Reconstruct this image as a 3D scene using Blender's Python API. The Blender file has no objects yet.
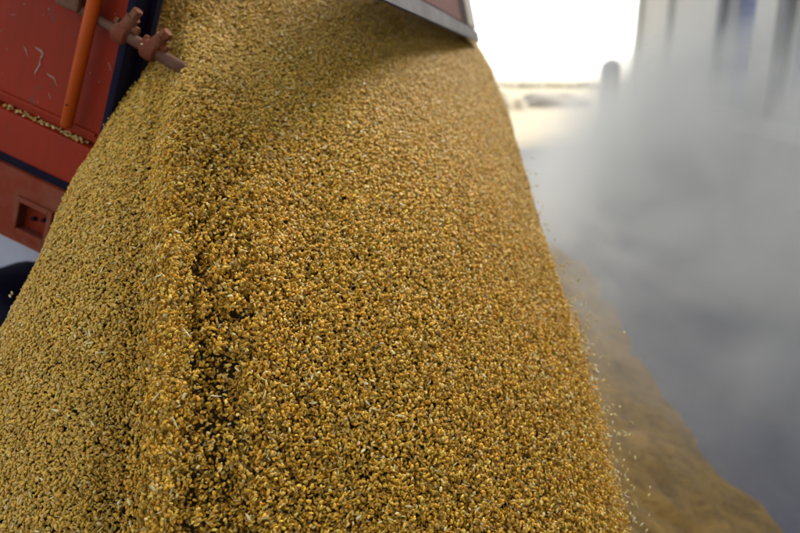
import bpy, bmesh, math, random
import numpy as np
from mathutils import Vector, Matrix, noise as mnoise

random.seed(7); rng = np.random.default_rng(7)
S = bpy.context.scene
C = S.collection
R = math.radians

# ------------------------------------------------------------------ camera
CAM_H, LENS, PITCH = 1.7, 30.0, R(15.6)
FPX = 800 * LENS / 36.0
CP, SP = math.cos(PITCH), math.sin(PITCH)

def P(px, py, d):
    """world point seen at photo pixel (px, py) at depth d metres along the view axis"""
    x = (px - 400) / FPX * d; y = -(py - 266.5) / FPX * d
    return Vector((x, d * CP + y * SP, CAM_H + y * CP - d * SP))

cam_d = bpy.data.cameras.new('camera'); cam = bpy.data.objects.new('camera', cam_d); C.objects.link(cam)
cam.location = (0, 0, CAM_H); cam.rotation_euler = (math.pi / 2 - PITCH, 0, 0)
cam_d.lens = LENS; cam_d.sensor_width = 36; cam_d.clip_start = 0.05; cam_d.clip_end = 3000
cam_d.dof.use_dof = True; cam_d.dof.focus_distance = 0.78; cam_d.dof.aperture_fstop = 3.2
cam_d.dof.aperture_blades = 7
S.camera = cam

# ------------------------------------------------------------------ materials
def new_mat(name):
    m = bpy.data.materials.new(name); m.use_nodes = True
    nt = m.node_tree
    return m, nt, nt.nodes['Principled BSDF']

def node(nt, typ, **kw):
    n = nt.nodes.new(typ)
    for k, v in kw.items():
        if k in n.inputs: n.inputs[k].default_value = v
        else: setattr(n, k, v)
    return n

def ramp(nt, src, stops):
    r = nt.nodes.new('ShaderNodeValToRGB')
    els = r.color_ramp.elements
    while len(els) < len(stops): els.new(0.5)
    for e, (p, c) in zip(els, stops):
        e.position = p; e.color = (*c, 1)
    nt.links.new(src, r.inputs['Fac'])
    return r.outputs['Color']

def mixc(nt, fac, a, b):
    m = nt.nodes.new('ShaderNodeMix'); m.data_type = 'RGBA'
    for sock, v in ((m.inputs[0], fac), (m.inputs[6], a), (m.inputs[7], b)):
        if hasattr(v, 'is_output'): nt.links.new(v, sock)
        elif isinstance(v, (int, float)): sock.default_value = v
        else: sock.default_value = (*v, 1)
    return m.outputs[2]

def tex(nt, scale, detail=4, rough=0.55, coord='Object', dist=0.0, stretch=None):
    tc = nt.nodes.new('ShaderNodeTexCoord')
    n = node(nt, 'ShaderNodeTexNoise', Scale=scale, Detail=detail, Roughness=rough, Distortion=dist)
    src = tc.outputs[coord]
    if stretch:
        mp = nt.nodes.new('ShaderNodeMapping'); mp.inputs['Scale'].default_value = stretch
        nt.links.new(src, mp.inputs['Vector']); src = mp.outputs['Vector']
    nt.links.new(src, n.inputs['Vector'])
    return n.outputs['Fac']

def bump(nt, b, h, strength, dist):
    bp = node(nt, 'ShaderNodeBump', Strength=strength, Distance=dist)
    nt.links.new(h, bp.inputs['Height']); nt.links.new(bp.outputs['Normal'], b.inputs['Normal'])

def paint(name, col, dirt=(0.20, 0.14, 0.09), rough=0.42, dirt_amt=0.45, scale=9.0, chips=None):
    m, nt, b = new_mat(name)
    n1 = tex(nt, scale, 6, 0.62); n2 = tex(nt, scale * 9, 4, 0.6); n3 = tex(nt, scale * 0.35, 3)
    fine = ramp(nt, n2, [(0.35, (0, 0, 0)), (0.8, (1, 1, 1))])
    f1 = ramp(nt, n1, [(0.46, (0, 0, 0)), (0.82, (dirt_amt,) * 3)])
    c0 = mixc(nt, ramp(nt, n3, [(0.3, (0, 0, 0)), (0.7, (1, 1, 1))]), col, tuple(v * 0.72 for v in col))
    c1 = mixc(nt, f1, c0, dirt)
    c2 = mixc(nt, mixc(nt, 0.93, fine, (0, 0, 0)), c1, tuple(min(1, v * 1.3 + 0.02) for v in dirt))
    b.inputs['Specular IOR Level'].default_value = 0.14
    streak = tex(nt, 5.0, 5, 0.7, stretch=(9.0, 9.0, 0.9))
    c2 = mixc(nt, ramp(nt, streak, [(0.52, (0, 0, 0)), (0.85, (0.55,) * 3)]), c2, tuple(v * 0.55 for v in dirt))
    if chips:
        nc = tex(nt, scale * 3.1, 8, 0.7, dist=0.6)
        c2 = mixc(nt, ramp(nt, nc, [(0.645, (0, 0, 0)), (0.67, (1, 1, 1))]), c2, chips)
    nt.links.new(c2, b.inputs['Base Color'])
    nt.links.new(ramp(nt, n1, [(0.3, (rough,) * 3), (0.8, (min(1, rough + 0.35),) * 3)]), b.inputs['Roughness'])
    bump(nt, b, n2, 0.12, 0.002)
    return m

M = {}
M['red'] = paint('red_paint', (0.27, 0.0170, 0.0010), dirt=(0.14, 0.040, 0.016), dirt_amt=0.55, chips=(0.13, 0.04, 0.022))
M['dull_red'] = paint('dull_red_paint', (0.23, 0.026, 0.005), rough=0.55, dirt_amt=0.6, chips=(0.11, 0.06, 0.04))
M['orange'] = paint('orange_paint', (0.44, 0.065, 0.002), rough=0.38, dirt=(0.3, 0.07, 0.02), dirt_amt=0.3, scale=14)
M['navy'] = paint('navy_paint', (0.0035, 0.002, 0.016), dirt=(0.010, 0.007, 0.017), rough=0.6, dirt_amt=0.35, scale=12)
M['rod'] = paint('worn_pink_rust', (0.13, 0.055, 0.032), dirt=(0.20, 0.125, 0.075), rough=0.6, dirt_amt=0.8, scale=30)
M['lug'] = paint('worn_red_lug', (0.18, 0.045, 0.018), dirt=(0.21, 0.12, 0.07), rough=0.6, dirt_amt=0.8, scale=30)
M['flange'] = paint('grey_galvanised', (0.115, 0.11, 0.11), dirt=(0.12, 0.07, 0.04), rough=0.5, scale=16)
M['maroon'] = paint('dark_maroon_paint', (0.10, 0.022, 0.016), dirt=(0.16, 0.1, 0.07), rough=0.6, dirt_amt=0.5)
M['rim'] = paint('sunlit_edge_tan', (0.36, 0.32, 0.27), dirt=(0.3, 0.24, 0.18), rough=0.5, dirt_amt=0.4)  # pale tan puts the sunlit gate edge into the colour
M['palegrey'] = paint('pale_grey_paint', (0.50, 0.50, 0.58), dirt=(0.25, 0.22, 0.2), rough=0.5, dirt_amt=0.4)
M['scuff'] = paint('bare_scuff', (0.36, 0.26, 0.20), dirt=(0.2, 0.06, 0.03), rough=0.7, scale=60)
M['wood'] = paint('dark_inside', (0.10, 0.05, 0.03), rough=0.8)
M['rubber'] = paint('tyre_rubber', (0.02, 0.02, 0.022), dirt=(0.1, 0.08, 0.06), rough=0.8)

def mat_kernel():
    m, nt, b = new_mat('wheat_kernel')
    a = nt.nodes.new('ShaderNodeAttribute'); a.attribute_name = 'tint'
    n = tex(nt, 420, 2, 0.5)
    c = mixc(nt, ramp(nt, n, [(0.3, (0, 0, 0)), (0.75, (0.22,) * 3)]), a.outputs['Color'], (0.55, 0.36, 0.10))
    nt.links.new(c, b.inputs['Base Color'])
    b.inputs['Roughness'].default_value = 0.43
    b.inputs['Specular IOR Level'].default_value = 0.42
    return m
M['kernel'] = mat_kernel()

def mat_core():
    m, nt, b = new_mat('packed_grain')
    tc = nt.nodes.new('ShaderNodeTexCoord')
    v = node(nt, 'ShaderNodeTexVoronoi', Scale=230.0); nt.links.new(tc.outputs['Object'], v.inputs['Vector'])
    c = ramp(nt, v.outputs['Distance'], [(0.0, (0.26, 0.135, 0.025)), (0.55, (0.06, 0.03, 0.008))])  # dark shade of the gaps between kernels is put into this colour
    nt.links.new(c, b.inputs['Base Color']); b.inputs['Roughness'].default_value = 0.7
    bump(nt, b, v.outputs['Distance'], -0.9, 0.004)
    return m
M['core'] = mat_core()

def mat_pile():
    m, nt, b = new_mat('spilled_grain')
    n1 = tex(nt, 9, 8, 0.8, stretch=(0.6, 1.6, 1)); n2 = tex(nt, 45, 6, 0.8); n3 = tex(nt, 2.2, 4, 0.6)
    c0 = mixc(nt, ramp(nt, n1, [(0.44, (0, 0, 0)), (0.56, (1, 1, 1))]), (0.16, 0.085, 0.014), (0.52, 0.30, 0.050))
    c1 = mixc(nt, ramp(nt, n2, [(0.38, (0, 0, 0)), (0.62, (0.8,) * 3)]), c0, (0.58, 0.35, 0.075))
    c2 = mixc(nt, ramp(nt, n3, [(0.45, (0, 0, 0)), (0.75, (0.5,) * 3)]), c1, (0.17, 0.115, 0.06))
    nt.links.new(c2, b.inputs['Base Color']); b.inputs['Roughness'].default_value = 0.85
    bump(nt, b, n1, 1.0, 0.06)
    return m
M['pile'] = mat_pile()

def mat_simple(name, a, bcol, scale, rough=0.9, bs=0.3, bd=0.01, stretch=None, coord='Object'):
    m, nt, b = new_mat(name)
    n1 = tex(nt, scale, 7, 0.65, coord, stretch=stretch); n2 = tex(nt, scale * 14, 4, 0.6, coord)
    c = mixc(nt, ramp(nt, n1, [(0.35, (0, 0, 0)), (0.68, (1, 1, 1))]), a, bcol)
    c = mixc(nt, ramp(nt, n2, [(0.35, (0, 0, 0)), (0.75, (0.3,) * 3)]), c, tuple(v * 0.65 for v in a))
    nt.links.new(c, b.inputs['Base Color']); b.inputs['Roughness'].default_value = rough
    bump(nt, b, n2, bs, bd)
    return m
M['husk'] = mat_simple('pale_husk', (0.66, 0.56, 0.27), (0.74, 0.67, 0.42), 90, 0.6, 0.1, 0.001)
M['soil'] = mat_simple('sandy_ground', (0.42, 0.34, 0.20), (0.50, 0.41, 0.26), 0.35, 0.95, 0.3, 0.02)
M['asphalt'] = mat_simple('dusty_asphalt', (0.06, 0.066, 0.10), (0.12, 0.115, 0.115), 0.9, 0.75, 0.3, 0.006)
M['mound'] = mat_simple('pale_sand', (0.48, 0.41, 0.28), (0.56, 0.48, 0.34), 0.8, 0.95)
M['gravel'] = mat_simple('warm_grey_gravel', (0.30, 0.26, 0.20), (0.36, 0.32, 0.25), 0.8, 0.95)
M['wall'] = mat_simple('cream_render', (0.50, 0.48, 0.43), (0.56, 0.54, 0.49), 0.7, 0.85, 0.15, 0.004)
M['concrete'] = mat_simple('grey_concrete', (0.42, 0.41, 0.39), (0.48, 0.47, 0.44), 0.9, 0.85, 0.2, 0.005)
M['shutter'] = mat_simple('blue_grey_steel', (0.20, 0.225, 0.36), (0.24, 0.265, 0.40), 0.8, 0.5, 0.08, 0.002)
M['pipe'] = mat_simple('dark_grey_steel', (0.28, 0.28, 0.28), (0.33, 0.33, 0.33), 2, 0.5, 0.1, 0.002)
M['leaf'] = mat_simple('hazed_leaves', (0.26, 0.26, 0.17), (0.30, 0.29, 0.20), 1.5, 0.9, 0.2, 0.05)  # leaf colour paled so the distance haze is in it
M['roofing'] = mat_simple('grey_roofing', (0.25, 0.25, 0.26), (0.3, 0.3, 0.3), 0.6, 0.6, 0.1, 0.003)

# ------------------------------------------------------------------ mesh helpers
def link(name, bm, mat, parent=None, smooth=False):
    me = bpy.data.meshes.new(name)
    bmesh.ops.recalc_face_normals(bm, faces=bm.faces)
    bm.to_mesh(me); bm.free()
    if smooth: me.polygons.foreach_set('use_smooth', [True] * len(me.polygons))
    o = bpy.data.objects.new(name, me); C.objects.link(o)
    if mat: me.materials.append(mat)
    if parent: o.parent = parent
    return o

def thing(name, label, cat, loc=(0, 0, 0), group=None, mw=None):
    o = bpy.data.objects.new(name, None); C.objects.link(o)
    o.empty_display_size = 0.2
    if mw is not None: o.matrix_world = mw
    else: o.location = loc
    return tag(o, label, cat, group)

def tag(o, label, cat=None, group=None, kind=None):
    o['label'] = label
    if cat: o['category'] = cat
    if group: o['group'] = group
    if kind: o['kind'] = kind
    return o

def box(bm, lo, hi, bev=0.0, segs=2):
    lo, hi = Vector(lo), Vector(hi)
    r = bmesh.ops.create_cube(bm, size=1.0)
    vs = r['verts']
    for v in vs:
        v.co = Vector((lo[i] + (v.co[i] + 0.5) * (hi[i] - lo[i]) for i in range(3)))
    if bev > 0:
        es = {e for v in vs for e in v.link_edges}
        bmesh.ops.bevel(bm, geom=list(es), offset=bev, segments=segs, affect='EDGES', profile=0.6)

def tube(bm, pts, radii, seg=14, flat=1.0):
    pts = [Vector(p) for p in pts]
    rings = []
    for i, p in enumerate(pts):
        t = (pts[min(i + 1, len(pts) - 1)] - pts[max(i - 1, 0)]).normalized()
        ref = Vector((0, 0, 1)) if abs(t.z) < 0.9 else Vector((0, 1, 0))
        a = t.cross(ref).normalized(); b = a.cross(t).normalized()
        r = radii[i] if hasattr(radii, '__len__') else radii
        rings.append([bm.verts.new(p + a * (math.cos(k * 2 * math.pi / seg) * r) + b * (math.sin(k * 2 * math.pi / seg) * r * flat)) for k in range(seg)])
    for r0, r1 in zip(rings[:-1], rings[1:]):
        for k in range(seg):
            bm.faces.new((r0[k], r0[(k + 1) % seg], r1[(k + 1) % seg], r1[k]))
    bm.faces.new(rings[0][::-1]); bm.faces.new(rings[-1])

# ------------------------------------------------------------------ the grain stream
# cross-sections of the falling grain, top to bottom; each is a row of points across the flow
rows = [-150, -90, 0, 60, 120, 190, 260, 340, 430, 533, 650]
LX = [(215, 1.45), (185, 1.36), (153, 1.22), (130, 1.15), (106, 1.07), (68, .98), (37, .94), (-5, .90), (-60, .86), (-125, .82), (-200, .78)]
AX = [(222, 1.42), (200, 1.33), (164, 1.19), (146, 1.10), (132, 1.00), (112, .91), (92, .85), (72, .80), (48, .76), (18, .72), (-10, .69)]
VX = [(235, 1.41), (215, 1.32), (178, 1.17), (170, 1.07), (159, .985), (150, .90), (144, .84), (139, .80), (133, .77), (127, .745), (120, .725)]
CX = [(255, 1.41), (232, 1.32), (200, 1.15), (189, 1.02), (175, .90), (167, .805), (162, .745), (157, .715), (152, .69), (146, .668), (140, .65)]
DX = [(285, 1.43), (262, 1.35), (240, 1.18), (240, 1.06), (243, .945), (246, .86), (248, .80), (248, .755), (248, .722), (248, .692), (248, .67)]
M1 = [(310, 1.50), (300, 1.42), (290, 1.22), (295, 1.10), (305, 1.02), (308, .94), (312, .87), (316, .81), (320, .765), (324, .728), (328, .70)]
M2 = [(345, 1.66), (350, 1.58), (365, 1.36), (375, 1.22), (390, 1.11), (400, 1.00), (408, .92), (415, .855), (424, .80), (432, .755), (440, .72)]
M3 = [(385, 2.1), (395, 2.03), (422, 1.84), (445, 1.62), (464, 1.37), (482, 1.16), (498, 1.05), (516, .965), (534, .895), (554, .84), (574, .80)]
EX = [(410, 2.55), (425, 2.50), (456, 2.38), (486, 2.16), (509, 1.80), (530, 1.48), (551, 1.26), (577, 1.13), (600, 1.04), (626, .97), (652, .92)]
def back(col, dx, dd): return [(x + dx, d + dd) for x, d in col]
cols = [back(LX, 45, .30), back(LX, 14, .12), LX, AX, VX, CX, DX, M1, M2, M3, EX, back(EX, -10, .16), back(EX, -40, .40)]
ctrl = np.array([[P(c[i][0], rows[i], c[i][1]) for c in cols] for i in range(len(rows))])   # rows x cols x 3

# below the picture the stream drops straight to the heap under it
low = []
last = ctrl[-1]
for f, z in ((0.02, 0.85), (0.03, 0.45), (0.03, 0.05)):
    q = last.copy(); q[:, 2] = z + 0.15 * (last[:, 2] - last[:, 2].mean()); q[:, 1] -= f
    low.append(q)
ctrl = np.concatenate([ctrl, np.array(low)], 0)

def cr_axis(a, n):
    """Catmull-Rom along axis 0, n samples per span"""
    k = a.shape[0]
    pad = np.concatenate([2 * a[:1] - a[1:2], a, 2 * a[-1:] - a[-2:-1]], 0)
    out = []
    for i in range(k - 1):
        p0, p1, p2, p3 = pad[i], pad[i + 1], pad[i + 2], pad[i + 3]
        for t in np.arange(n) / n:
            out.append(0.5 * (2 * p1 + (p2 - p0) * t + (2 * p0 - 5 * p1 + 4 * p2 - p3) * t * t + (3 * p1 - p0 - 3 * p2 + p3) * t ** 3))
    out.append(a[-1])
    return np.array(out)

surf = cr_axis(ctrl, 14)
surf = np.swapaxes(cr_axis(np.swapaxes(surf, 0, 1), 14), 0, 1)
NV, NU = surf.shape[:2]
vv, uu = np.meshgrid(np.arange(NV), np.arange(NU), indexing='ij')

def normals(g):
    du = np.gradient(g, axis=1); dv = np.gradient(g, axis=0)
    n = np.cross(dv, du)
    return n / (np.linalg.norm(n, axis=2, keepdims=True) + 1e-12)
nrm = normals(surf)
if (nrm[NV // 2, NU // 2] @ (np.array([0, 0, CAM_H]) - surf[NV // 2, NU // 2])) < 0: nrm = -nrm

# gentle lumps running down the flow
lump = np.zeros((NV, NU))
for j in range(NV):
    for i in range(NU):
        p = surf[j, i]
        lump[j, i] = 0.006 * mnoise.noise(Vector((p[0] * 9, p[1] * 4, p[2] * 4))) + 0.004 * mnoise.noise(Vector((p[0] * 26, p[1] * 11, p[2] * 11 + 5)))
surf = surf + nrm * lump[..., None]
nrm = normals(surf)
if (nrm[NV // 2, NU // 2] @ (np.array([0, 0, CAM_H]) - surf[NV // 2, NU // 2])) < 0: nrm = -nrm

rowf = vv / 14.0            # control row number
colf = uu / 14.0            # control column number
def sstep(a, b, x):
    t = np.clip((x - a) / (b - a), 0, 1); return t * t * (3 - 2 * t)
# looseness: packed at the gate, flying apart further down and along the crest stream
loose = 0.09 + 0.40 * sstep(3.5, 9.5, rowf) * sstep(3.2, 4.2, colf)
crest = np.exp(-((colf - 5.45) / 0.8) ** 2) * sstep(3.0, 5.0, rowf)
loose = np.clip(loose + 0.75 * crest, 0, 1)
loose *= 1 - 0.92 * sstep(4.5, 3.4, colf)
THK = 0.007 + 0.046 * loose
DST = np.maximum(0.62 * sstep(5.2, 2.6, rowf), 0.48 * sstep(4.5, 3.4, colf)) * (1 - 0.8 * crest)
DST = np.maximum(DST, 0.7 * sstep(9.0, 10.2, colf) * sstep(7.5, 4.0, rowf))
def soften(g, k):
    for _ in range(k):
        q = np.pad(g, ((1, 1), (1, 1)) + ((0, 0),) * (g.ndim - 2), mode='edge')
        g = (q[:-2, 1:-1] + q[2:, 1:-1] + q[1:-1, :-2] + q[1:-1, 2:] + 2 * q[1:-1, 1:-1]) / 6
    return g
nsm = soften(nrm, 150); nsm /= np.linalg.norm(nsm, axis=2, keepdims=True)
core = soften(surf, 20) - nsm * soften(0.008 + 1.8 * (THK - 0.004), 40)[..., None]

def stream_mesh():
    Nmax = 9.9 * 14
    # cell areas
    a = surf[:-1, :-1]; b = surf[:-1, 1:]; c = surf[1:, :-1]
    area = np.linalg.norm(np.cross(b - a, c - a), axis=2)
    r0 = rowf[:-1, :-1]; c0 = colf[:-1, :-1]
    w = area * (r0 > 1.5) * (r0 < 9.45)
    cov = 2.9 + 1.1 * loose[:-1, :-1]
    hidden = ((c0 < 1.4) | (c0 > 11.2))
    cov = np.where(hidden, 0.8, cov)
    # cut what lies well outside the picture on the near left
    cov = np.where((c0 >= 2.0) & (c0 < 4.2), 3.2, cov)
    cov = np.where((r0 > 6.9) & (c0 < 2.1), 0.6, cov)
    cov = np.where((r0 < 2.0) | ((r0 < 2.6) & (c0 > 8)), np.minimum(cov, 1.5), cov)
    w = w * cov
    KA = math.pi * 0.00275 * 0.00168
    N = int(min(w.sum() / KA, 440000))
    cell = rng.choice(w.size, size=N, p=(w / w.sum()).ravel())
    print('kernels', N)
    j, i = np.unravel_index(cell, w.shape)
    fu, fv = rng.random(N), rng.random(N)
    def lerp(g):
        e = (lambda x: x[:, None]) if g.ndim == 3 else (lambda x: x)
        return (g[j, i] * e((1 - fu) * (1 - fv)) + g[j, i + 1] * e(fu * (1 - fv)) + g[j + 1, i] * e((1 - fu) * fv) + g[j + 1, i + 1] * e(fu * fv))
    pos, nn, lo, th, dst = lerp(surf), lerp(nrm), lerp(loose), lerp(THK), lerp(DST)
    nn /= np.linalg.norm(nn, axis=1, keepdims=True)
    flow = lerp(np.gradient(surf, axis=0)); flow /= np.linalg.norm(flow, axis=1, keepdims=True) + 1e-9
    # clumping: drop some grains out of gaps in the loose part
    ph = np.zeros(N)
    for k in range(N):
        p = pos[k]
        ph[k] = mnoise.noise(Vector((p[0] * 105, p[1] * 80, p[2] * 80))) + 0.25 * mnoise.noise(Vector((p[0] * 22, p[1] * 13 + 9, p[2] * 13)))
    cc, rr = lerp(colf), lerp(rowf)
    chan = np.exp(-((cc - 5.42) / 0.66) ** 2) * sstep(4.4, 6.4, rr)      # the broken dark channel inside the crest stream
    ph = ph - 0.7 * chan
    depth = rng.random(N) ** 0.75
    # grains in gaps lie deeper, so the gap reads as a hole
    gap = np.clip(-ph * 1.6, 0, 1) * np.maximum(lo * 0.8, chan)
    keep = rng.random(N) > gap * (0.70 + 0.2 * chan)
    off = -th * np.clip(depth + gap * 0.5, 0, 1.1) + rng.normal(0, 0.0006, N)
    fly = (rng.random(N) < 0.05) & (lo > 0.3) & (chan < 0.3)
    off = np.where(fly, rng.random(N) * 0.010, off)
    pos = pos + nn * off[:, None]
    pos, nn, lo, flow = pos[keep], nn[keep], lo[keep], flow[keep]
    N = len(pos)
    ax = rng.normal(size=(N, 3))
    tang = ax - nn * (ax * nn).sum(1, keepdims=True) * (1 - 0.55 * lo[:, None])
    tang += flow * 0.35
    ax = tang / np.linalg.norm(tang, axis=1, keepdims=True)
    r = rng.normal(size=(N, 3)); r -=  ax * (r * ax).sum(1, keepdims=True); bx = r / np.linalg.norm(r, axis=1, keepdims=True)
    cx = np.cross(ax, bx)
    sc = rng.normal(1.0, 0.14, N).clip(0.6, 1.4)
    kv, kf = kernel_shape()
    kv = np.array(kv)
    el = rng.normal(1.0, 0.11, N)
    flake = rng.random(N) < 0.045                                  # broken bits and bran flakes
    sb = np.where(flake, rng.uniform(0.35, 0.9, N), rng.normal(1, 0.10, N)); sh = np.where(flake, 0.3, rng.normal(1, 0.08, N))
    el = np.where(flake, el * rng.uniform(0.6, 1.7, N), el)
    V = pos[:, None, :] + (ax[:, None, :] * (kv[None, :, 0] * el[:, None])[..., None] + bx[:, None, :] * (kv[None, :, 1] * sb[:, None])[..., None] + cx[:, None, :] * (kv[None, :, 2] * sh[:, None])[..., None]) * sc[:, None, None]
    nk = len(kv)
    tint = kernel_tints(N, dst[keep])
    tint[flake] = np.array((0.66, 0.52, 0.22)) * rng.normal(1, 0.15, (int(flake.sum()), 1)).clip(0.6, 1.3)
    cv = core.reshape(-1, 3)
    nb = len(cv)
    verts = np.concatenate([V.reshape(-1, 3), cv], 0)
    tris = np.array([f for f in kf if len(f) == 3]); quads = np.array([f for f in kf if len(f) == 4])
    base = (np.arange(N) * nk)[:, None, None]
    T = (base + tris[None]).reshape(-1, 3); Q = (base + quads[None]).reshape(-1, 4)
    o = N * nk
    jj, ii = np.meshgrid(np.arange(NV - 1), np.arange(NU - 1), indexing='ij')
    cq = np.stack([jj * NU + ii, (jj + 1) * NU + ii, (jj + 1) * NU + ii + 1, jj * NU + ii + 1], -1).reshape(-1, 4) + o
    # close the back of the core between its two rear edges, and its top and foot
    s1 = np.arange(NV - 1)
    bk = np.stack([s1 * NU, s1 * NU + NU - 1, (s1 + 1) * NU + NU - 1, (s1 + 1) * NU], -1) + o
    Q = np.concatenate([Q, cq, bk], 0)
    nq_kernel = N * len(quads)
    loops = np.concatenate([T.ravel(), Q.ravel()])
    nT, nQ = len(T), len(Q)
    starts = np.concatenate([np.arange(nT) * 3, nT * 3 + np.arange(nQ) * 4])
    me = bpy.data.meshes.new('grain_stream')
    me.vertices.add(len(verts)); me.vertices.foreach_set('co', verts.astype(np.float32).ravel())
    me.loops.add(len(loops)); me.loops.foreach_set('vertex_index', loops.astype(np.int32))
    me.polygons.add(nT + nQ); me.polygons.foreach_set('loop_start', starts.astype(np.int32))
    mi = np.zeros(nT + nQ, np.int32); mi[nT + nq_kernel:] = 1
    me.polygons.foreach_set('material_index', mi)
    me.polygons.foreach_set('use_smooth', np.ones(nT + nQ, bool))
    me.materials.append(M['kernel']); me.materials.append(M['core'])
    me.update(calc_edges=True)
    at = me.attributes.new('tint', 'FLOAT_COLOR', 'POINT')
    col = np.ones((len(verts), 4), np.float32)
    col[:N * nk, :3] = np.repeat(tint, nk, 0)
    at.data.foreach_set('color', col.ravel())
    ob = bpy.data.objects.new('grain_stream', me); C.objects.link(ob)
    return ob

def kernel_shape(L=0.00275, B=0.00168, H=0.0015):
    """one wheat kernel: blunt at the germ end, tapered at the brush end, creased along the belly"""
    vs = [(-L, 0, 0)]; fs = []
    prof = [(-0.70, 0.74), (0.05, 1.0), (0.72, 0.66)]
    n = 6
    for t, r in prof:
        for k in range(n):
            a = 2 * math.pi * k / n
            q = 0.62 if k == 0 else 1.0
            vs.append((L * t, B * r * math.sin(a), H * r * math.cos(a) * q))
    vs.append((L, 0, 0))
    e = len(vs) - 1
    for k in range(n):
        fs.append((0, 1 + (k + 1) % n, 1 + k))
        for q in range(2):
            a = 1 + q * n
            fs.append((a + k, a + (k + 1) % n, a + n + (k + 1) % n, a + n + k))
        fs.append((e, 1 + 2 * n + k, 1 + 2 * n + (k + 1) % n))
    return vs, fs

PALETTE = np.array([(0.66, 0.352, 0.017), (0.63, 0.296, 0.009), (0.64, 0.388, 0.036), (0.72, 0.49, 0.085), (0.34, 0.18, 0.018), (0.74, 0.58, 0.25)])
DUSTY = np.array((0.50, 0.322, 0.054))       # grain still coated with chaff dust near the gate and on the flank
def kernel_tints(n, dusty=None):
    k = rng.choice(6, size=n, p=[.33, .23, .18, .12, .09, .05])
    base = PALETTE[k]
    if dusty is not None: base = base * (1 - dusty[:, None]) + DUSTY * dusty[:, None]
    return np.clip(base * rng.normal(1, 0.17, (n, 1)) * rng.normal(1, 0.04, (n, 3)), 0.01, 1.05)

stream = stream_mesh()
tag(stream, 'thick stream of golden wheat grain pouring down from the red trailer', 'grain', kind='stuff')

# ------------------------------------------------------------------ loose kernels and husks (each its own object)
def kernel_mesh(name, tint, L=0.0031):
    v, f = kernel_shape(L)
    me = bpy.data.meshes.new(name); me.from_pydata(v, [], f)
    me.polygons.foreach_set('use_smooth', [True] * len(me.polygons))
    at = me.attributes.new('tint', 'FLOAT_COLOR', 'POINT')
    at.data.foreach_set('color', [c for _ in v for c in (*tint, 1)])
    me.materials.append(M['kernel']); return me
K_MESH = [kernel_mesh('grain_kernel', t) for t in ((0.64, 0.47, 0.15), (0.70, 0.56, 0.24), (0.52, 0.31, 0.08), (0.50, 0.27, 0.05))]

def husk_mesh(L, W, bend):
    bm = bmesh.new()
    n = 6; top = []; bot = []
    for i in range(n + 1):
        t = i / n; x = (t - 0.5) * L; w = W * (math.sin(math.pi * (0.06 + 0.88 * t)) ** 0.7) * (1.15 - 0.5 * t)
        z = bend * (t - 0.5) ** 2 * L
        ring = [bm.verts.new((x, w * math.cos(a), z + 0.45 * w * math.sin(a) + 0.25 * w * math.cos(a) ** 2)) for a in (k * math.pi / 3 for k in range(6))]
        top.append(ring)
    for r0, r1 in zip(top[:-1], top[1:]):
        for k in range(6): bm.faces.new((r0[k], r0[(k + 1) % 6], r1[(k + 1) % 6], r1[k]))
    bm.faces.new(top[0][::-1]); bm.faces.new(top[-1])
    bmesh.ops.recalc_face_normals(bm, faces=bm.faces)
    me = bpy.data.meshes.new('husk_fragment'); bm.to_mesh(me); bm.free()
    me.polygons.foreach_set('use_smooth', [True] * len(me.polygons)); me.materials.append(M['husk'])
    return me
H_MESH = [husk_mesh(0.0095, 0.0016, 0.5), husk_mesh(0.011, 0.0011, 0.6), husk_mesh(0.007, 0.0019, 0.3), husk_mesh(0.014, 0.0008, 0.3)]

def put(name, me, loc, label, cat, group, rot=None):
    o = bpy.data.objects.new(name, me); C.objects.link(o)
    o.location = loc
    o.rotation_euler = rot or (random.uniform(0, 6.28), random.uniform(0, 6.28), random.uniform(0, 6.28))
    return tag(o, label, cat, group)

def on_surf(row, col, lift):
    j, i = int(row * 14), int(col * 14)
    return Vector(surf[j, i] + nrm[j, i] * lift), Vector(nrm[j, i])

# kernels flown off the right flank, tinted paler to carry their backlit brightness
for k in range(260):
    row = random.uniform(4.6, 9.4) if random.random() < 0.3 else random.uniform(6.0, 9.4)
    p, n = on_surf(row, random.uniform(9.8, 10.3), 0.0)
    out = abs(random.gauss(0, 0.018)) + 0.004
    p += Vector((0.9, random.uniform(-0.5, 0.5), 0.25)).normalized() * out + Vector((0, random.uniform(-0.05, 0.05), 0))
    if random.random() < 0.62:
        put('grain_kernel', random.choice(K_MESH[:2]), p, 'loose pale kernel flying clear of the right flank of the grain stream', 'grain kernel', 'kernels flying off the right flank')
    else:
        put('husk_fragment', random.choice(H_MESH[:3]), p, 'thin pale husk flying clear of the right flank of the grain stream', 'husk', 'husks flying off the right flank')

# pale husks lying on the stream
for k in range(150):
    row = random.uniform(2.0, 9.3); col = random.uniform(3.0, 9.7)
    if k < 60: row = random.uniform(2.2, 5.0); col = random.uniform(6.5, 9.6)
    p, n = on_surf(row, col, 0.003)
    q = n.to_track_quat('Z', 'Y').to_matrix() @ Matrix.Rotation(random.uniform(0, 6.28), 3, 'Z') @ Matrix.Rotation(random.gauss(0, 0.3), 3, 'Y')
    put('husk_fragment', random.choice(H_MESH), p, 'pale straw husk lying among the golden kernels of the stream', 'husk', 'husks lying on the grain stream', q.to_euler())

# ------------------------------------------------------------------ trailer (tipped body)
YAW, TIP = R(13.5), R(21.5)
e_r = Vector((math.sin(YAW), math.cos(YAW), 0))
ah = Vector((-math.cos(YAW), math.sin(YAW), 0))
e_f = ah * math.cos(TIP) + Vector((0, 0, math.sin(TIP)))
e_u = -ah * math.sin(TIP) + Vector((0, 0, math.cos(TIP)))
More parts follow.
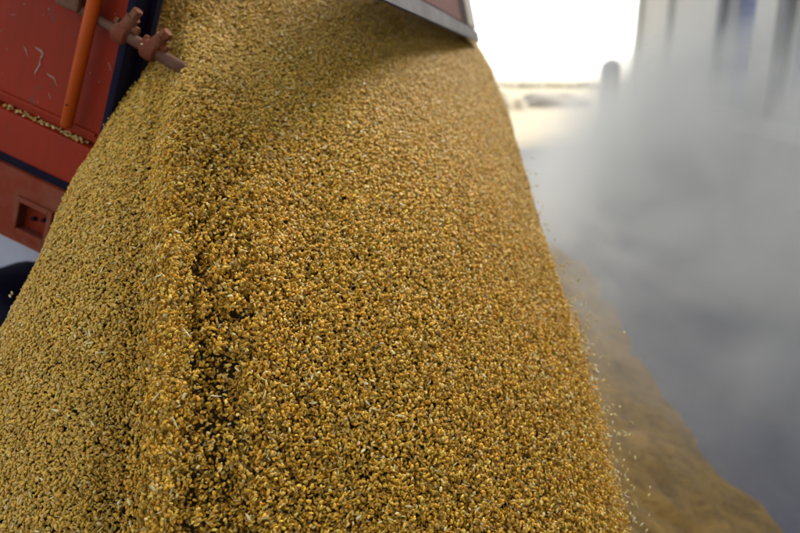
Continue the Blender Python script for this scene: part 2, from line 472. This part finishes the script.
# local x = towards the rear, y = across (away from us), z = up the body
ORG = P(86, 190, 1.10)
MW = Matrix.Identity(4)
for i, ax in enumerate((-e_f, e_r, e_u)):
    for r in range(3): MW[r][i] = ax[r]
MW.translation = ORG
MWI = MW.inverted()
def TL(px, py, d): return MWI @ P(px, py, d)
def on_panel(px, py, y0=0.0):
    """trailer-local point of the side panel plane y = y0 seen at a pixel (used to measure the photo)"""
    c = MWI @ Vector((0, 0, CAM_H)); q = MWI @ P(px, py, 1.0); t = (y0 - c.y) / (q.y - c.y)
    return c + (q - c) * t

TW, TLEN, TH = 1.30, 3.4, 1.6
tr = thing('grain_trailer', 'tipped red grain trailer with scuffed side panel at the upper left', 'trailer', mw=MW)

bm = bmesh.new(); box(bm, (-TLEN, 0.014, 0.074), (0, 0.05, TH), 0.003); link('side_panel', bm, M['red'], tr)
bm = bmesh.new(); box(bm, (-TLEN, -0.006, 0.0), (0.0, 0.05, 0.0715), 0.004); link('lower_rail', bm, M['red'], tr)
bm = bmesh.new(); box(bm, (-TLEN, TW - 0.04, 0.0), (0, TW, TH), 0.003); link('side_panel', bm, M['red'], tr)
bm = bmesh.new(); box(bm, (-TLEN, 0.052, -0.02), (-0.01, TW - 0.042, 0.03)); link('floor', bm, M['wood'], tr)
bm = bmesh.new(); box(bm, (-TLEN - 0.04, 0.0, -0.02), (-TLEN - 0.002, TW, TH)); link('front_panel', bm, M['red'], tr)
bm = bmesh.new()
box(bm, (-TLEN, 0.052, 0.032), (-0.30, TW - 0.042, 0.8))
link('grain_load', bm, M['core'], tr)
bm = bmesh.new(); box(bm, (-TLEN + 0.01, 0.0503, 0.034), (-0.004, 0.0515, TH - 0.01)); link('bounce_sheet', bm, M['wood'], tr)  # added sheet that keeps the panel's red bounce off the grain
# top capping rail
bm = bmesh.new(); box(bm, (-TLEN, -0.01, TH + 0.002), (0, 0.06, TH + 0.05), 0.006); link('top_rail', bm, M['red'], tr)
# a pressed vertical rib line and a fold in the panel
a = on_panel(0, 92, 0.014); b_ = on_panel(60, 112, 0.014)
bm = bmesh.new(); box(bm, (-TLEN, 0.0095, a.z - 0.003), (-0.012, 0.0135, a.z + 0.004), 0.0015); link('pressed_fold', bm, M['red'], tr)

# dark navy rear post with a raised seam
bm = bmesh.new()
box(bm, (0.002, -0.002, -0.03), (0.016, 0.068, TH + 0.05), 0.004)
po = link('rear_post', bm, M['navy'], tr)
bm = bmesh.new()
tube(bm, [(0.019, 0.038, -0.02), (0.019, 0.038, 0.5), (0.019, 0.038, TH)], 0.005, 10)
link('rubber_seal', bm, M['navy'], po, True)
bm = bmesh.new(); box(bm, (0.002, TW - 0.07, -0.03), (0.016, TW, TH), 0.004); link('rear_post', bm, M['navy'], tr)

# orange strut lying against the panel
s0 = on_panel(97, -12, -0.012); s1 = on_panel(66, 127, -0.012)
dirn = (s0 - s1)
bm = bmesh.new()
tube(bm, [s1, s1 + dirn * 0.01, s1 + dirn * 0.5, s0 + dirn * 1.6], [0.0070, 0.0095, 0.0100, 0.0100], 18)
st = link('strut', bm, M['orange'], tr, True)
bm = bmesh.new(); q = s1 + dirn * 0.17
tube(bm, [q + Vector((0, -0.0112, 0)), q + Vector((0, -0.008, 0))], 0.0014, 8); link('rivet', bm, M['navy'], st, True)

# latch rod with two lugs, running back out over the grain
r0 = on_panel(40, -14, -0.010); r1 = on_panel(190, 73, 0.012)
rd = (r1 - r0)
bm = bmesh.new()
def onrod(t): return r0 + rd * t
tube(bm, [onrod(-1.0), onrod(0.2), onrod(0.45), onrod(0.52), onrod(0.80), onrod(0.86), onrod(0.94), onrod(0.99), onrod(1.02)],
     [0.0072, 0.0072, 0.0072, 0.0088, 0.0092, 0.0100, 0.0100, 0.0075, 0.003], 14)
rod = link('latch_rod', bm, M['rod'], tr, True)
def lug(t, h, tilt):
    c = onrod(t); u = rd.normalized(); up = Vector((0.34 + tilt, -0.05, 0.94)).normalized()
    bm = bmesh.new()
    tube(bm, [c - u * 0.014, c - u * 0.010, c, c + u * 0.010, c + u * 0.014], [0.0095, 0.0150, 0.0165, 0.0150, 0.0095], 16)   # collar round the rod
    tube(bm, [c - up * 0.013, c + up * 0.008, c + up * h * 0.60, c + up * h * 0.63], [0.0115, 0.0120, 0.0100, 0.0088], 16)
    tube(bm, [c + up * h * 0.632, c + up * h * 0.70], [0.0108, 0.0108], 16)                       # washer
    tube(bm, [c + up * h * 0.702, c + up * h * 0.95, c + up * h], [0.0088, 0.0088, 0.0072], 6)    # bolt head
    tube(bm, [c + up * h * 0.30 - u * 0.019, c + up * h * 0.30 - u * 0.013], [0.0066, 0.0066], 6)
    tube(bm, [c + up * h * 0.34 + u * 0.010, c + up * h * 0.34 + u * 0.019], [0.0062, 0.0062], 6)
    o = link('lug', bm, M['lug'], rod, True)
    o.data.set_sharp_from_angle(angle=R(38))
    return o
lug(0.545, 0.047, 0.10); lug(0.735, 0.043, 0.25)
lc = MW @ (onrod(0.735) + Vector((-0.004, -0.0185, 0.006)))
put('grain_kernel', K_MESH[1], lc, 'single pale kernel stuck on the lower lug of the latch rod', 'grain kernel', None)
# bracket that carries the rod at the top edge of the picture
c = on_panel(76, 2, 0.0)
bm = bmesh.new(); box(bm, c + Vector((-0.022, -0.018, -0.012)), c + Vector((0.018, 0.012, 0.022)), 0.005); link('rod_bracket', bm, M['rod'], tr)

# scuffs: bare patches in the paint
def scuff(pts, w, pts3=None):
    bm = bmesh.new(); L, Rr = [], []
    q = [on_panel(x, y, 0.0134) for x, y in pts]
    for i, p in enumerate(q):
        t = (q[min(i + 1, len(q) - 1)] - q[max(i - 1, 0)]).normalized(); n = Vector((t.z, 0, -t.x))
        ww = w * 0.62 * (0.25 + random.random()) * (0.4 if i in (0, len(q) - 1) else 1)
        L.append(bm.verts.new(p + n * ww)); Rr.append(bm.verts.new(p - n * ww))
    for i in range(len(q) - 1): bm.faces.new((L[i], L[i + 1], Rr[i + 1], Rr[i]))
    g = bmesh.ops.extrude_face_region(bm, geom=bm.faces[:])
    for v in g['geom']:
        if isinstance(v, bmesh.types.BMVert): v.co.y -= 0.0004
    link('paint_scuff', bm, M['scuff'], tr)
scuff([(35, 47), (38, 49), (41, 51), (43, 54), (41.5, 57), (40, 60), (40, 64), (38, 68), (36, 71), (34.5, 75)], 0.0026)
scuff([(47, 73), (50, 76), (54, 78), (55.5, 82), (57, 86)], 0.0016)
scuff([(48.5, 93), (50, 96), (51, 99)], 0.0018)
scuff([(24, 46), (26, 50), (28, 57)], 0.0018)
scuff([(10, 14), (13, 15), (17, 14.5)], 0.0008)
for k in range(26):
    x, y = random.uniform(2, 118), random.uniform(4, 128)
    if 60 < x - (128 - y) * -0.23 < 100 and y > 60: continue
    a_ = random.uniform(0, 6.28); l = random.uniform(0.6, 2.4)
    scuff([(x, y), (x + l * math.cos(a_), y + l * math.sin(a_)), (x + 1.6 * l * math.cos(a_ + .5), y + 1.6 * l * math.sin(a_ + .5))], random.uniform(0.0005, 0.0013))
scuff([(108, 62), (110, 66), (111, 71)], 0.0010)

# chassis beam under the body with a square recessed box
bm = bmesh.new(); z1, z0 = -0.016, -0.140
rc = on_panel(34, 221, -0.01)
hw = 0.031
x0, x1, zz0, zz1 = rc.x - hw, rc.x + hw * 0.95, rc.z - hw * 0.86, rc.z + hw * 0.86
for lo, hi in (((-TLEN, -0.010, z0), (x0, 0.05, z1)), ((x0, -0.010, zz1), (x1, 0.05, z1)), ((x0, -0.010, z0), (x1, 0.05, zz0)), ((x1, -0.010, z0), (0.0, 0.05, z1))):
    box(bm, lo, hi)
beam = link('chassis_beam', bm, M['dull_red'], tr)
bm = bmesh.new()
for lo, hi in (((x0 - .006, -0.0165, zz0 - .006), (x0 + .003, -0.0105, zz1 + .006)), ((x1 - .003, -0.0165, zz0 - .006), (x1 + .006, -0.0105, zz1 + .006)),
               ((x0 + .0032, -0.0165, zz1 - .003), (x1 - .0032, -0.0105, zz1 + .006)), ((x0 + .0032, -0.0165, zz0 - .006), (x1 - .0032, -0.0105, zz0 + .003))):
    box(bm, lo, hi, 0.0015)
fr = link('socket_frame', bm, M['dull_red'], beam)
bm = bmesh.new(); box(bm, (x0 + .001, 0.006, zz0 + .001), (x1 - .001, 0.012, zz1 - .001)); link('socket_plate', bm, M['red'], beam)
bm = bmesh.new()
for dx in (-0.010, 0.009):
    tube(bm, [(rc.x + dx, 0.0055, rc.z + dx * 0.3), (rc.x + dx, -0.001, rc.z + dx * 0.3)], 0.004, 10)
link('socket_bolt', bm, M['navy'], beam)
bm = bmesh.new(); box(bm, (-TLEN, 0.0, -0.0155), (-0.005, 0.05, -0.0005)); link('gap_shade_strip', bm, M['navy'], tr)  # navy strip standing in for the shade in this gap
# pale slab added to hide the sunlit ground; navy slab and tank
bm = bmesh.new(); box(bm, (-TLEN, 0.24, -0.42), (0.02, 0.28, -0.198), 0.008); link('underbody_slab', bm, M['palegrey'], tr)
bm = bmesh.new(); box(bm, (-TLEN, 0.10, -0.196), (-0.07, 0.23, -0.142), 0.004); link('underbody_slab', bm, M['navy'], tr)
tk = TL(-22, 347, 1.34)
bm = bmesh.new()
tube(bm, [tk + Vector((0, -0.02, 0)), tk, tk + Vector((0, 0.02, 0)), tk + Vector((0, 0.5, 0)), tk + Vector((0, 0.52, 0))], [0.10, 0.125, 0.135, 0.135, 0.10], 28)
link('hydraulic_tank', bm, M['navy'], tr, True)
# wheels that carry the trailer, further forward
inv = MW.to_3x3().inverted()
for dl in (1.5, 2.5):
    for wy in (0.08, 0.98):
        cen = ORG + ah * dl + e_r * wy; cen.z = 0.45
        ax = e_r
        bm = bmesh.new(); prof = [(-0.11, .30), (-0.11, .40), (-0.085, .44), (0, .45), (.085, .44), (.11, .40), (.11, .30)]
        rings = []
        for y, r in prof:
            rings.append([bm.verts.new(MWI @ (cen + ax * y + (ah * math.cos(k * math.pi / 20) + Vector((0, 0, 1)) * math.sin(k * math.pi / 20)) * r)) for k in range(40)])
        for r0_, r1_ in zip(rings, rings[1:] + rings[:1]):
            for k in range(40): bm.faces.new((r0_[k], r0_[(k + 1) % 40], r1_[(k + 1) % 40], r1_[k]))
        ty = link('wheel', bm, M['rubber'], tr, True)
        bm = bmesh.new()
        tube(bm, [MWI @ (cen + ax * y) for y in (-.10, -.04, .04, .10)], [.29, .295, .295, .29], 32); link('rim', bm, M['flange'], ty)
# tailgate swung out at the top: far lower corner seen at (474, 41)
fc = TL(474, 41, 2.12)
n_up = Vector((-0.57, 0, 0.82))
def tg(y, z, x=0.0): return Vector((fc.x + x, y, fc.z)) + n_up * z
def slab(name, y0, y1, z0, z1, x0, x1, mat, parent, bev=0.004):
    bm = bmesh.new(); vs = []
    for y in (y0, y1):
        for z in (z0, z1):
            for x in (x0, x1): vs.append(bm.verts.new(tg(y, z, x)))
    idx = [(0, 1, 3, 2), (4, 6, 7, 5), (0, 4, 5, 1), (2, 3, 7, 6), (0, 2, 6, 4), (1, 5, 7, 3)]
    for f in idx: bm.faces.new([vs[i] for i in f])
    bmesh.ops.bevel(bm, geom=bm.edges[:], offset=bev, segments=2, affect='EDGES')
    return link(name, bm, mat, parent)
YN = fc.y - 1.32
gate = slab('tailgate', YN, fc.y - 0.172, 0.040, 0.19, -0.03, 0.0, M['maroon'], tr)
slab('flange', YN, fc.y - 0.005, 0.0, 0.038, -0.035, 0.022, M['flange'], gate)
slab('edge_rim', fc.y - 0.170, fc.y, 0.040, 0.19, -0.035, 0.018, M['rim'], gate)

# kernels resting on the ledge of the lower rail
for k in range(100):
    px = 2 + 84 * random.random() ** 0.85
    t = on_panel(px, 110 + px * 0.4, 0.004)
    loc = MW @ Vector((t.x, random.uniform(-0.002, 0.012), 0.0738 + random.random() ** 3 * 0.004))
    put('grain_kernel', random.choice(K_MESH[1:]), loc, 'kernel resting on the narrow ledge along the red trailer side', 'grain kernel', 'kernels on the trailer ledge',
        (random.uniform(-.3, .3), random.uniform(-.3, .3) + TIP, random.uniform(0, 6.28)))
# a few stray kernels in front of the navy post and the tank
for px, py, d in ((104, 125, 1.06), (98, 147, 1.04), (95, 155, 1.03), (12, 293, 1.0), (10, 296, 1.0), (128, 101, 1.05)):
    put('grain_kernel', K_MESH[1], P(px, py, d), 'stray pale kernel in mid-air beside the left edge of the grain', 'grain kernel', 'kernels flying off the left edge')

# ------------------------------------------------------------------ ground
def sheet(name, pts, z, mat, sub=0):
    bm = bmesh.new(); bm.faces.new([bm.verts.new((x, y, z)) for x, y in pts]); return link(name, bm, mat)
g = sheet('ground', [(-900, -200), (900, -200), (900, 1500), (-900, 1500)], 0.0, M['soil']); g['kind'] = 'structure'; g['label'] = 'pale sandy ground reaching to the horizon'
wall_dir = Vector((0.196, 0.981, 0)); wall_n = Vector((-0.981, 0.196, 0))
W0 = Vector((3.2, 0, 0))       # wall line: W0 + wall_dir*s
def wl(s, q=0.0): v = W0 + wall_dir * s + wall_n * q; return (v.x, v.y)
g = sheet('yard', [wl(-12, -3), wl(-12, 16), wl(13.4, 16), wl(15.5, 6.0), wl(17.0, 3.5), wl(23, -3)], 0.004, M['asphalt']); g['kind'] = 'structure'; g['label'] = 'dusty blue-grey asphalt yard in the shade of the warehouse'

# windrow of spilled grain on the yard
def windrow():
    bm = bmesh.new(); nx, ny = 60, 150
    grid = []
    for j in range(ny + 1):
        t = j / ny; y = 0.35 + 6.9 * t; rowv = []
        mid = 0.52 + 0.25 * t + 0.06 * math.sin(y * 1.3); half = 0.80 + 0.24 * t + 0.09 * mnoise.noise(Vector((y * 2.0, 3, 0))) + 0.03 * mnoise.noise(Vector((y * 6, 9, 0)))
        end = min(1, (1 - t) * 6.0, t * 9 + 0.15); end = end * end * (3 - 2 * end) if end < 1 else 1
        half *= 0.35 + 0.65 * end
        for i in range(nx + 1):
            u = i / nx * 2 - 1; x = mid + u * half
            prof = (1 - u * u) ** 1.35
            h = 0.37 * prof * end
            h += prof ** 0.5 * end * (0.10 * mnoise.noise(Vector((x * 2.6, y * 2.6, 1))) + 0.035 * mnoise.noise(Vector((x * 3, y * 6, 4))) + 0.045 * mnoise.noise(Vector((x * 9, y * 9, 7))) + 0.03 * mnoise.noise(Vector((x * 19, y * 19, 2))))
            rowv.append(bm.verts.new((x, y, max(0, h) + 0.003 if 0 < i < nx else 0.0025)))
        grid.append(rowv)
    for j in range(ny):
        for i in range(nx): bm.faces.new((grid[j][i], grid[j][i + 1], grid[j + 1][i + 1], grid[j + 1][i]))
    return link('grain_pile', bm, M['pile'], None, True)
tag(windrow(), 'long brown ridge of spilled grain on the yard behind the stream', 'grain pile')

# ------------------------------------------------------------------ warehouse on the right
WH = 5.0
wa = math.atan2(wall_dir.y, wall_dir.x)
MB = Matrix.Translation(W0) @ Matrix.Rotation(wa, 4, 'Z')       # local x along the wall (away), local y = out to the yard (left), z up
S_END = 23.3
bd = thing('warehouse', 'cream warehouse with blue-grey roller shutters on a loading dock', 'warehouse', mw=MB)
def bpart(name, boxes, mat, parent=None, bev=0.0):
    bm = bmesh.new()
    for lo, hi in boxes: box(bm, lo, hi, bev)
    return link(name, bm, mat, parent or bd)
def sx(px):       # wall distance of a pixel column
    k = (px - 400) / FPX
    # ray at the horizon: x = k*d, y = d/CP-ish
    y = 3.2 / (k / 1.0 - 0.2); return y / 0.981
DOCK = 1.2
openings = [(6.3, sx(776)), (sx(742), sx(709)), (sx(659), sx(651))]
segs = []; s_prev = -10.0
for a_, b2 in openings:
    segs.append(((s_prev, -0.4, DOCK + 0.002), (a_, 0.0, WH))); s_prev = b2
segs.append(((s_prev, -0.4, DOCK + 0.002), (S_END, 0.0, WH)))
for a_, b2 in openings: segs.append(((a_ + 0.001, -0.4, 4.6), (b2 - 0.001, -0.003, WH)))
wallo = bpart('wall', segs + [((-10, -9.0, 0.0), (S_END, -0.45, WH - 0.2))], M['wall'])
bpart('loading_dock', [((-10, -0.44, 0.005), (S_END - 0.1, 0.10, DOCK - 0.22))], M['concrete'])
bpart('dock_ledge', [((-10, -0.44, DOCK - 0.218), (S_END - 0.1, 0.26, DOCK))], M['wall'], None, 0.02)
for k, (a_, b2) in enumerate(openings):
    bm = bmesh.new()
    if k < 2:
        n = 60; prof = []
        for q in range(n + 1):
            z = DOCK + 0.004 + (4.59 - DOCK) * q / n
            prof.append((z, -0.16 + 0.025 * math.cos(q * math.pi)))
        va = [bm.verts.new((a_ + 0.004, y, z)) for z, y in prof]; vb = [bm.verts.new((b2 - 0.004, y, z)) for z, y in prof]
        for q in range(n): bm.faces.new((va[q], va[q + 1], vb[q + 1], vb[q]))
        gq = bmesh.ops.extrude_face_region(bm, geom=bm.faces[:])
        for v in gq['geom']:
            if isinstance(v, bmesh.types.BMVert): v.co.y -= 0.04
        link('roller_shutter', bm, M['shutter'], bd)
    else:
        box(bm, (a_ + 0.004, -0.3, DOCK + 0.004), (b2 - 0.004, -0.2, 4.59)); link('recessed_panel', bm, M['concrete'], bd)
# pilasters
for a_, b2 in ((sx(766), sx(745)), (sx(706), sx(700)), (S_END - 0.7, S_END)):
    bpart('pilaster', [((a_, 0.002, DOCK + 0.002), (b2, 0.16, WH))], M['wall'], None, 0.01)
for px in (771, 707.5):  # the one by the near shutter stands in for a dark shadow
    s_ = sx(px); bm = bmesh.new(); tube(bm, [(s_, 0.10, DOCK + 0.01), (s_, 0.10, 4), (s_, 0.10, WH - 0.3)], 0.07, 12); link('dark_pipe', bm, M['pipe'], bd, True)
bpart('roof', [((-10.3, -9.3, WH + 0.003), (S_END + 0.3, 0.4, WH + 0.3))], M['roofing'], None, 0.03)

# gatepost at the end of the shade
gp = P(605, 140, 1.0) - Vector((0, 0, CAM_H)); gp.z = 0; gp = gp.normalized() * 15.0
bm = bmesh.new()
tube(bm, [(gp.x, gp.y, 0.0), (gp.x, gp.y, 0.3), (gp.x, gp.y, 1.75), (gp.x, gp.y, 1.85), (gp.x, gp.y, 2.0), (gp.x, gp.y, 2.08), (gp.x, gp.y, 2.12)], [0.26, 0.20, 0.19, 0.20, 0.19, 0.13, 0.04], 20)
o = link('gatepost', bm, M['concrete'], None, True); tag(o, 'grey round-topped gatepost standing in the dust left of the warehouse', 'gatepost')

# pale sand heap and low scrub beyond the yard
def heap(name, x, y, rx, ry, h, mat, seed):
    bm = bmesh.new(); bmesh.ops.create_icosphere(bm, subdivisions=4, radius=1.0)
    for v in bm.verts:
        n = 1 + 0.25 * mnoise.noise(v.co * 1.8 + Vector((seed, 0, 0))) + 0.08 * mnoise.noise(v.co * 6 + Vector((seed, 0, 0)))
        v.co = Vector((x + v.co.x * rx * n, y + v.co.y * ry * n, max(v.co.z, -0.05) * h * n))
    return link(name, bm, mat, None, True)
tag(heap('sand_heap', 6.0, 42, 1.6, 2.5, 1.2, M['mound'], 1), 'pale sunlit sand heap beyond the edge of the shade', 'sand heap')
tag(heap('gravel_heap', 10.2, 46, 2.6, 2.5, 0.9, M['gravel'], 5), 'greyer gravel heap beside the pale sand heap', 'gravel heap')
def scrub():
    bm = bmesh.new()
    for k in range(900):
        x = random.uniform(-60, 130); y = random.uniform(150, 190); r = random.uniform(0.4, 0.9)
        z = random.uniform(0, 0.3)
        c = Vector((x, y, z))
        for q in range(5):
            d = Vector((random.gauss(0, 1), random.gauss(0, 1), random.gauss(0, .6))) * r * 0.7
            n = Vector((random.gauss(0, 1), random.gauss(0, 1), random.gauss(0, 1))).normalized(); t = n.orthogonal().normalized(); u = n.cross(t)
            p = c + d; p.z = max(p.z, 0.1); s = r * 0.5
            bm.faces.new([bm.verts.new(p + t * s), bm.verts.new(p + u * s), bm.verts.new(p - t * s), bm.verts.new(p - u * s)])
    me = bpy.data.meshes.new('scrub'); bm.to_mesh(me); bm.free(); me.materials.append(M['leaf'])
    o = bpy.data.objects.new('scrub', me); C.objects.link(o); return o
tag(scrub(), 'faint greenish scrub along the bright horizon', 'scrub', kind='stuff')

# ------------------------------------------------------------------ dust cloud
def dust():
    s0_, s1_, q0_, q1_, zt = 1.0, 21.2, 0.02, 5.4, 5.0
    bm = bmesh.new()
    box(bm, (s0_, q0_, 0.02), (s1_, q1_, zt))
    bmesh.ops.subdivide_edges(bm, edges=bm.edges[:], cuts=2, use_grid_fill=True)
    m = bpy.data.materials.new('grain_dust'); m.use_nodes = True; nt = m.node_tree; nt.nodes.clear()
    out = nt.nodes.new('ShaderNodeOutputMaterial')
    vol = nt.nodes.new('ShaderNodeVolumePrincipled')
    vol.inputs['Color'].default_value = (0.82, 0.805, 0.74, 1); vol.inputs['Anisotropy'].default_value = 0.15
    nt.links.new(vol.outputs['Volume'], out.inputs['Volume'])
    tc = nt.nodes.new('ShaderNodeTexCoord'); sep = nt.nodes.new('ShaderNodeSeparateXYZ')
    nt.links.new(tc.outputs['Object'], sep.inputs[0])
    def fade(sock, a, b, lo=0.0, hi=1.0):
        r = nt.nodes.new('ShaderNodeMapRange'); r.interpolation_type = 'SMOOTHSTEP'
        r.inputs['From Min'].default_value = a; r.inputs['From Max'].default_value = b
        r.inputs['To Min'].default_value = lo; r.inputs['To Max'].default_value = hi
        nt.links.new(sock, r.inputs['Value']); return r.outputs['Result']
    def mul(*ss):
        cur = ss[0]
        for s in ss[1:]:
            n = nt.nodes.new('ShaderNodeMath'); n.operation = 'MULTIPLY'
            nt.links.new(cur, n.inputs[0])
            if isinstance(s, float): n.inputs[1].default_value = s
            else: nt.links.new(s, n.inputs[1])
            cur = n.outputs[0]
        return cur
    nz = node(nt, 'ShaderNodeTexNoise', Scale=0.8, Detail=5.0, Roughness=0.6, Distortion=1.1)
    nt.links.new(tc.outputs['Object'], nz.inputs['Vector'])
    clump = fade(nz.outputs['Fac'], 0.36, 0.64, 0.30, 1.6)
    # wobble the fall-off height with the noise
    ad = nt.nodes.new('ShaderNodeMath'); ad.operation = 'MULTIPLY_ADD'
    zq = nt.nodes.new('ShaderNodeMath'); zq.operation = 'MULTIPLY_ADD'        # lower towards the open yard
    nt.links.new(sep.outputs['Y'], zq.inputs[0]); zq.inputs[1].default_value = 0.30; nt.links.new(sep.outputs['Z'], zq.inputs[2])
    near = nt.nodes.new('ShaderNodeMath'); near.operation = 'ADD'           # and lower close to the near end of the dock
    nt.links.new(zq.outputs[0], near.inputs[0]); nt.links.new(fade(sep.outputs['X'], 6.5, 11.0, 0.55, 0.0), near.inputs[1])
    nt.links.new(nz.outputs['Fac'], ad.inputs[0]); ad.inputs[1].default_value = -2.6; nt.links.new(near.outputs[0], ad.inputs[2])
    qs = nt.nodes.new('ShaderNodeMath'); qs.operation = 'MULTIPLY_ADD'
    nt.links.new(sep.outputs['X'], qs.inputs[0]); qs.inputs[1].default_value = 0.2; nt.links.new(sep.outputs['Y'], qs.inputs[2])
    z_ = fade(ad.outputs[0], -0.7, 1.75, 1.0, 0.0)
    dens = mul(z_, clump, fade(sep.outputs['X'], 0.7, 5.6), fade(sep.outputs['X'], 18.0, 21.0, 1.0, 0.0),
               fade(qs.outputs[0], 4.2, 5.1, 1.0, 0.0), 1.05)
    vd = nt.nodes.new('ShaderNodeVectorMath'); vd.operation = 'DISTANCE'      # a taller puff in front of the dock
    nt.links.new(tc.outputs['Object'], vd.inputs[0]); vd.inputs[1].default_value = (10.6, 1.3, 1.7)
    wob = nt.nodes.new('ShaderNodeMath'); wob.operation = 'MULTIPLY_ADD'
    nt.links.new(nz.outputs['Fac'], wob.inputs[0]); wob.inputs[1].default_value = -1.6; nt.links.new(vd.outputs['Value'], wob.inputs[2])
    pf = mul(fade(wob.outputs[0], -0.7, 0.9, 1.0, 0.0), 0.32)
    sm = nt.nodes.new('ShaderNodeMath'); sm.operation = 'ADD'
    nt.links.new(dens, sm.inputs[0]); nt.links.new(pf, sm.inputs[1])
    nt.links.new(sm.outputs[0], vol.inputs['Density'])
    me = bpy.data.meshes.new('dust_cloud'); bm.to_mesh(me); bm.free(); me.materials.append(m)
    o = bpy.data.objects.new('dust_cloud', me); C.objects.link(o); o.matrix_world = MB
    return o
tag(dust(), 'grey billowing cloud of grain dust hanging between the stream and the warehouse', 'dust', kind='stuff')

# ------------------------------------------------------------------ light
EL, AZ = R(40), math.atan2(0.70, 0.71)      # azimuth from +Y towards +X
w = bpy.data.worlds.new('World'); S.world = w; w.use_nodes = True
nt = w.node_tree; bg = nt.nodes['Background']
sky = nt.nodes.new('ShaderNodeTexSky'); sky.sky_type = 'NISHITA'; sky.sun_disc = False
sky.sun_elevation = EL; sky.sun_rotation = AZ; sky.air_density = 1.0; sky.dust_density = 2.5; sky.ozone_density = 0.6
hs = nt.nodes.new('ShaderNodeHueSaturation'); hs.inputs['Saturation'].default_value = 0.38     # milky harvest-time sky
nt.links.new(sky.outputs['Color'], hs.inputs['Color']); nt.links.new(hs.outputs['Color'], bg.inputs['Color']); bg.inputs['Strength'].default_value = 0.15
sd = bpy.data.lights.new('sun', 'SUN'); so = bpy.data.objects.new('sun', sd); C.objects.link(so)
sd.energy = 1.2; sd.angle = R(24); sd.color = (1, 0.96, 0.84)
tosun = Vector((math.sin(AZ) * math.cos(EL), math.cos(AZ) * math.cos(EL), math.sin(EL)))
so.rotation_euler = tosun.to_track_quat('Z', 'Y').to_euler(); so.location = (8, 12, 20)

# ------------------------------------------------------------------ render settings
S.render.engine = 'CYCLES'
S.view_settings.view_transform = 'Standard'; S.view_settings.look = 'None'
S.view_settings.exposure = 1.48; S.view_settings.gamma = 1.0; S.view_settings.use_curve_mapping = False
cy = S.cycles
cy.max_bounces = 7; cy.diffuse_bounces = 2; cy.glossy_bounces = 2; cy.transmission_bounces = 2; cy.volume_bounces = 2
cy.use_denoising = True; cy.volume_step_rate = 1.5; cy.volume_max_steps = 128
cy.use_adaptive_sampling = True; cy.adaptive_threshold = 0.015
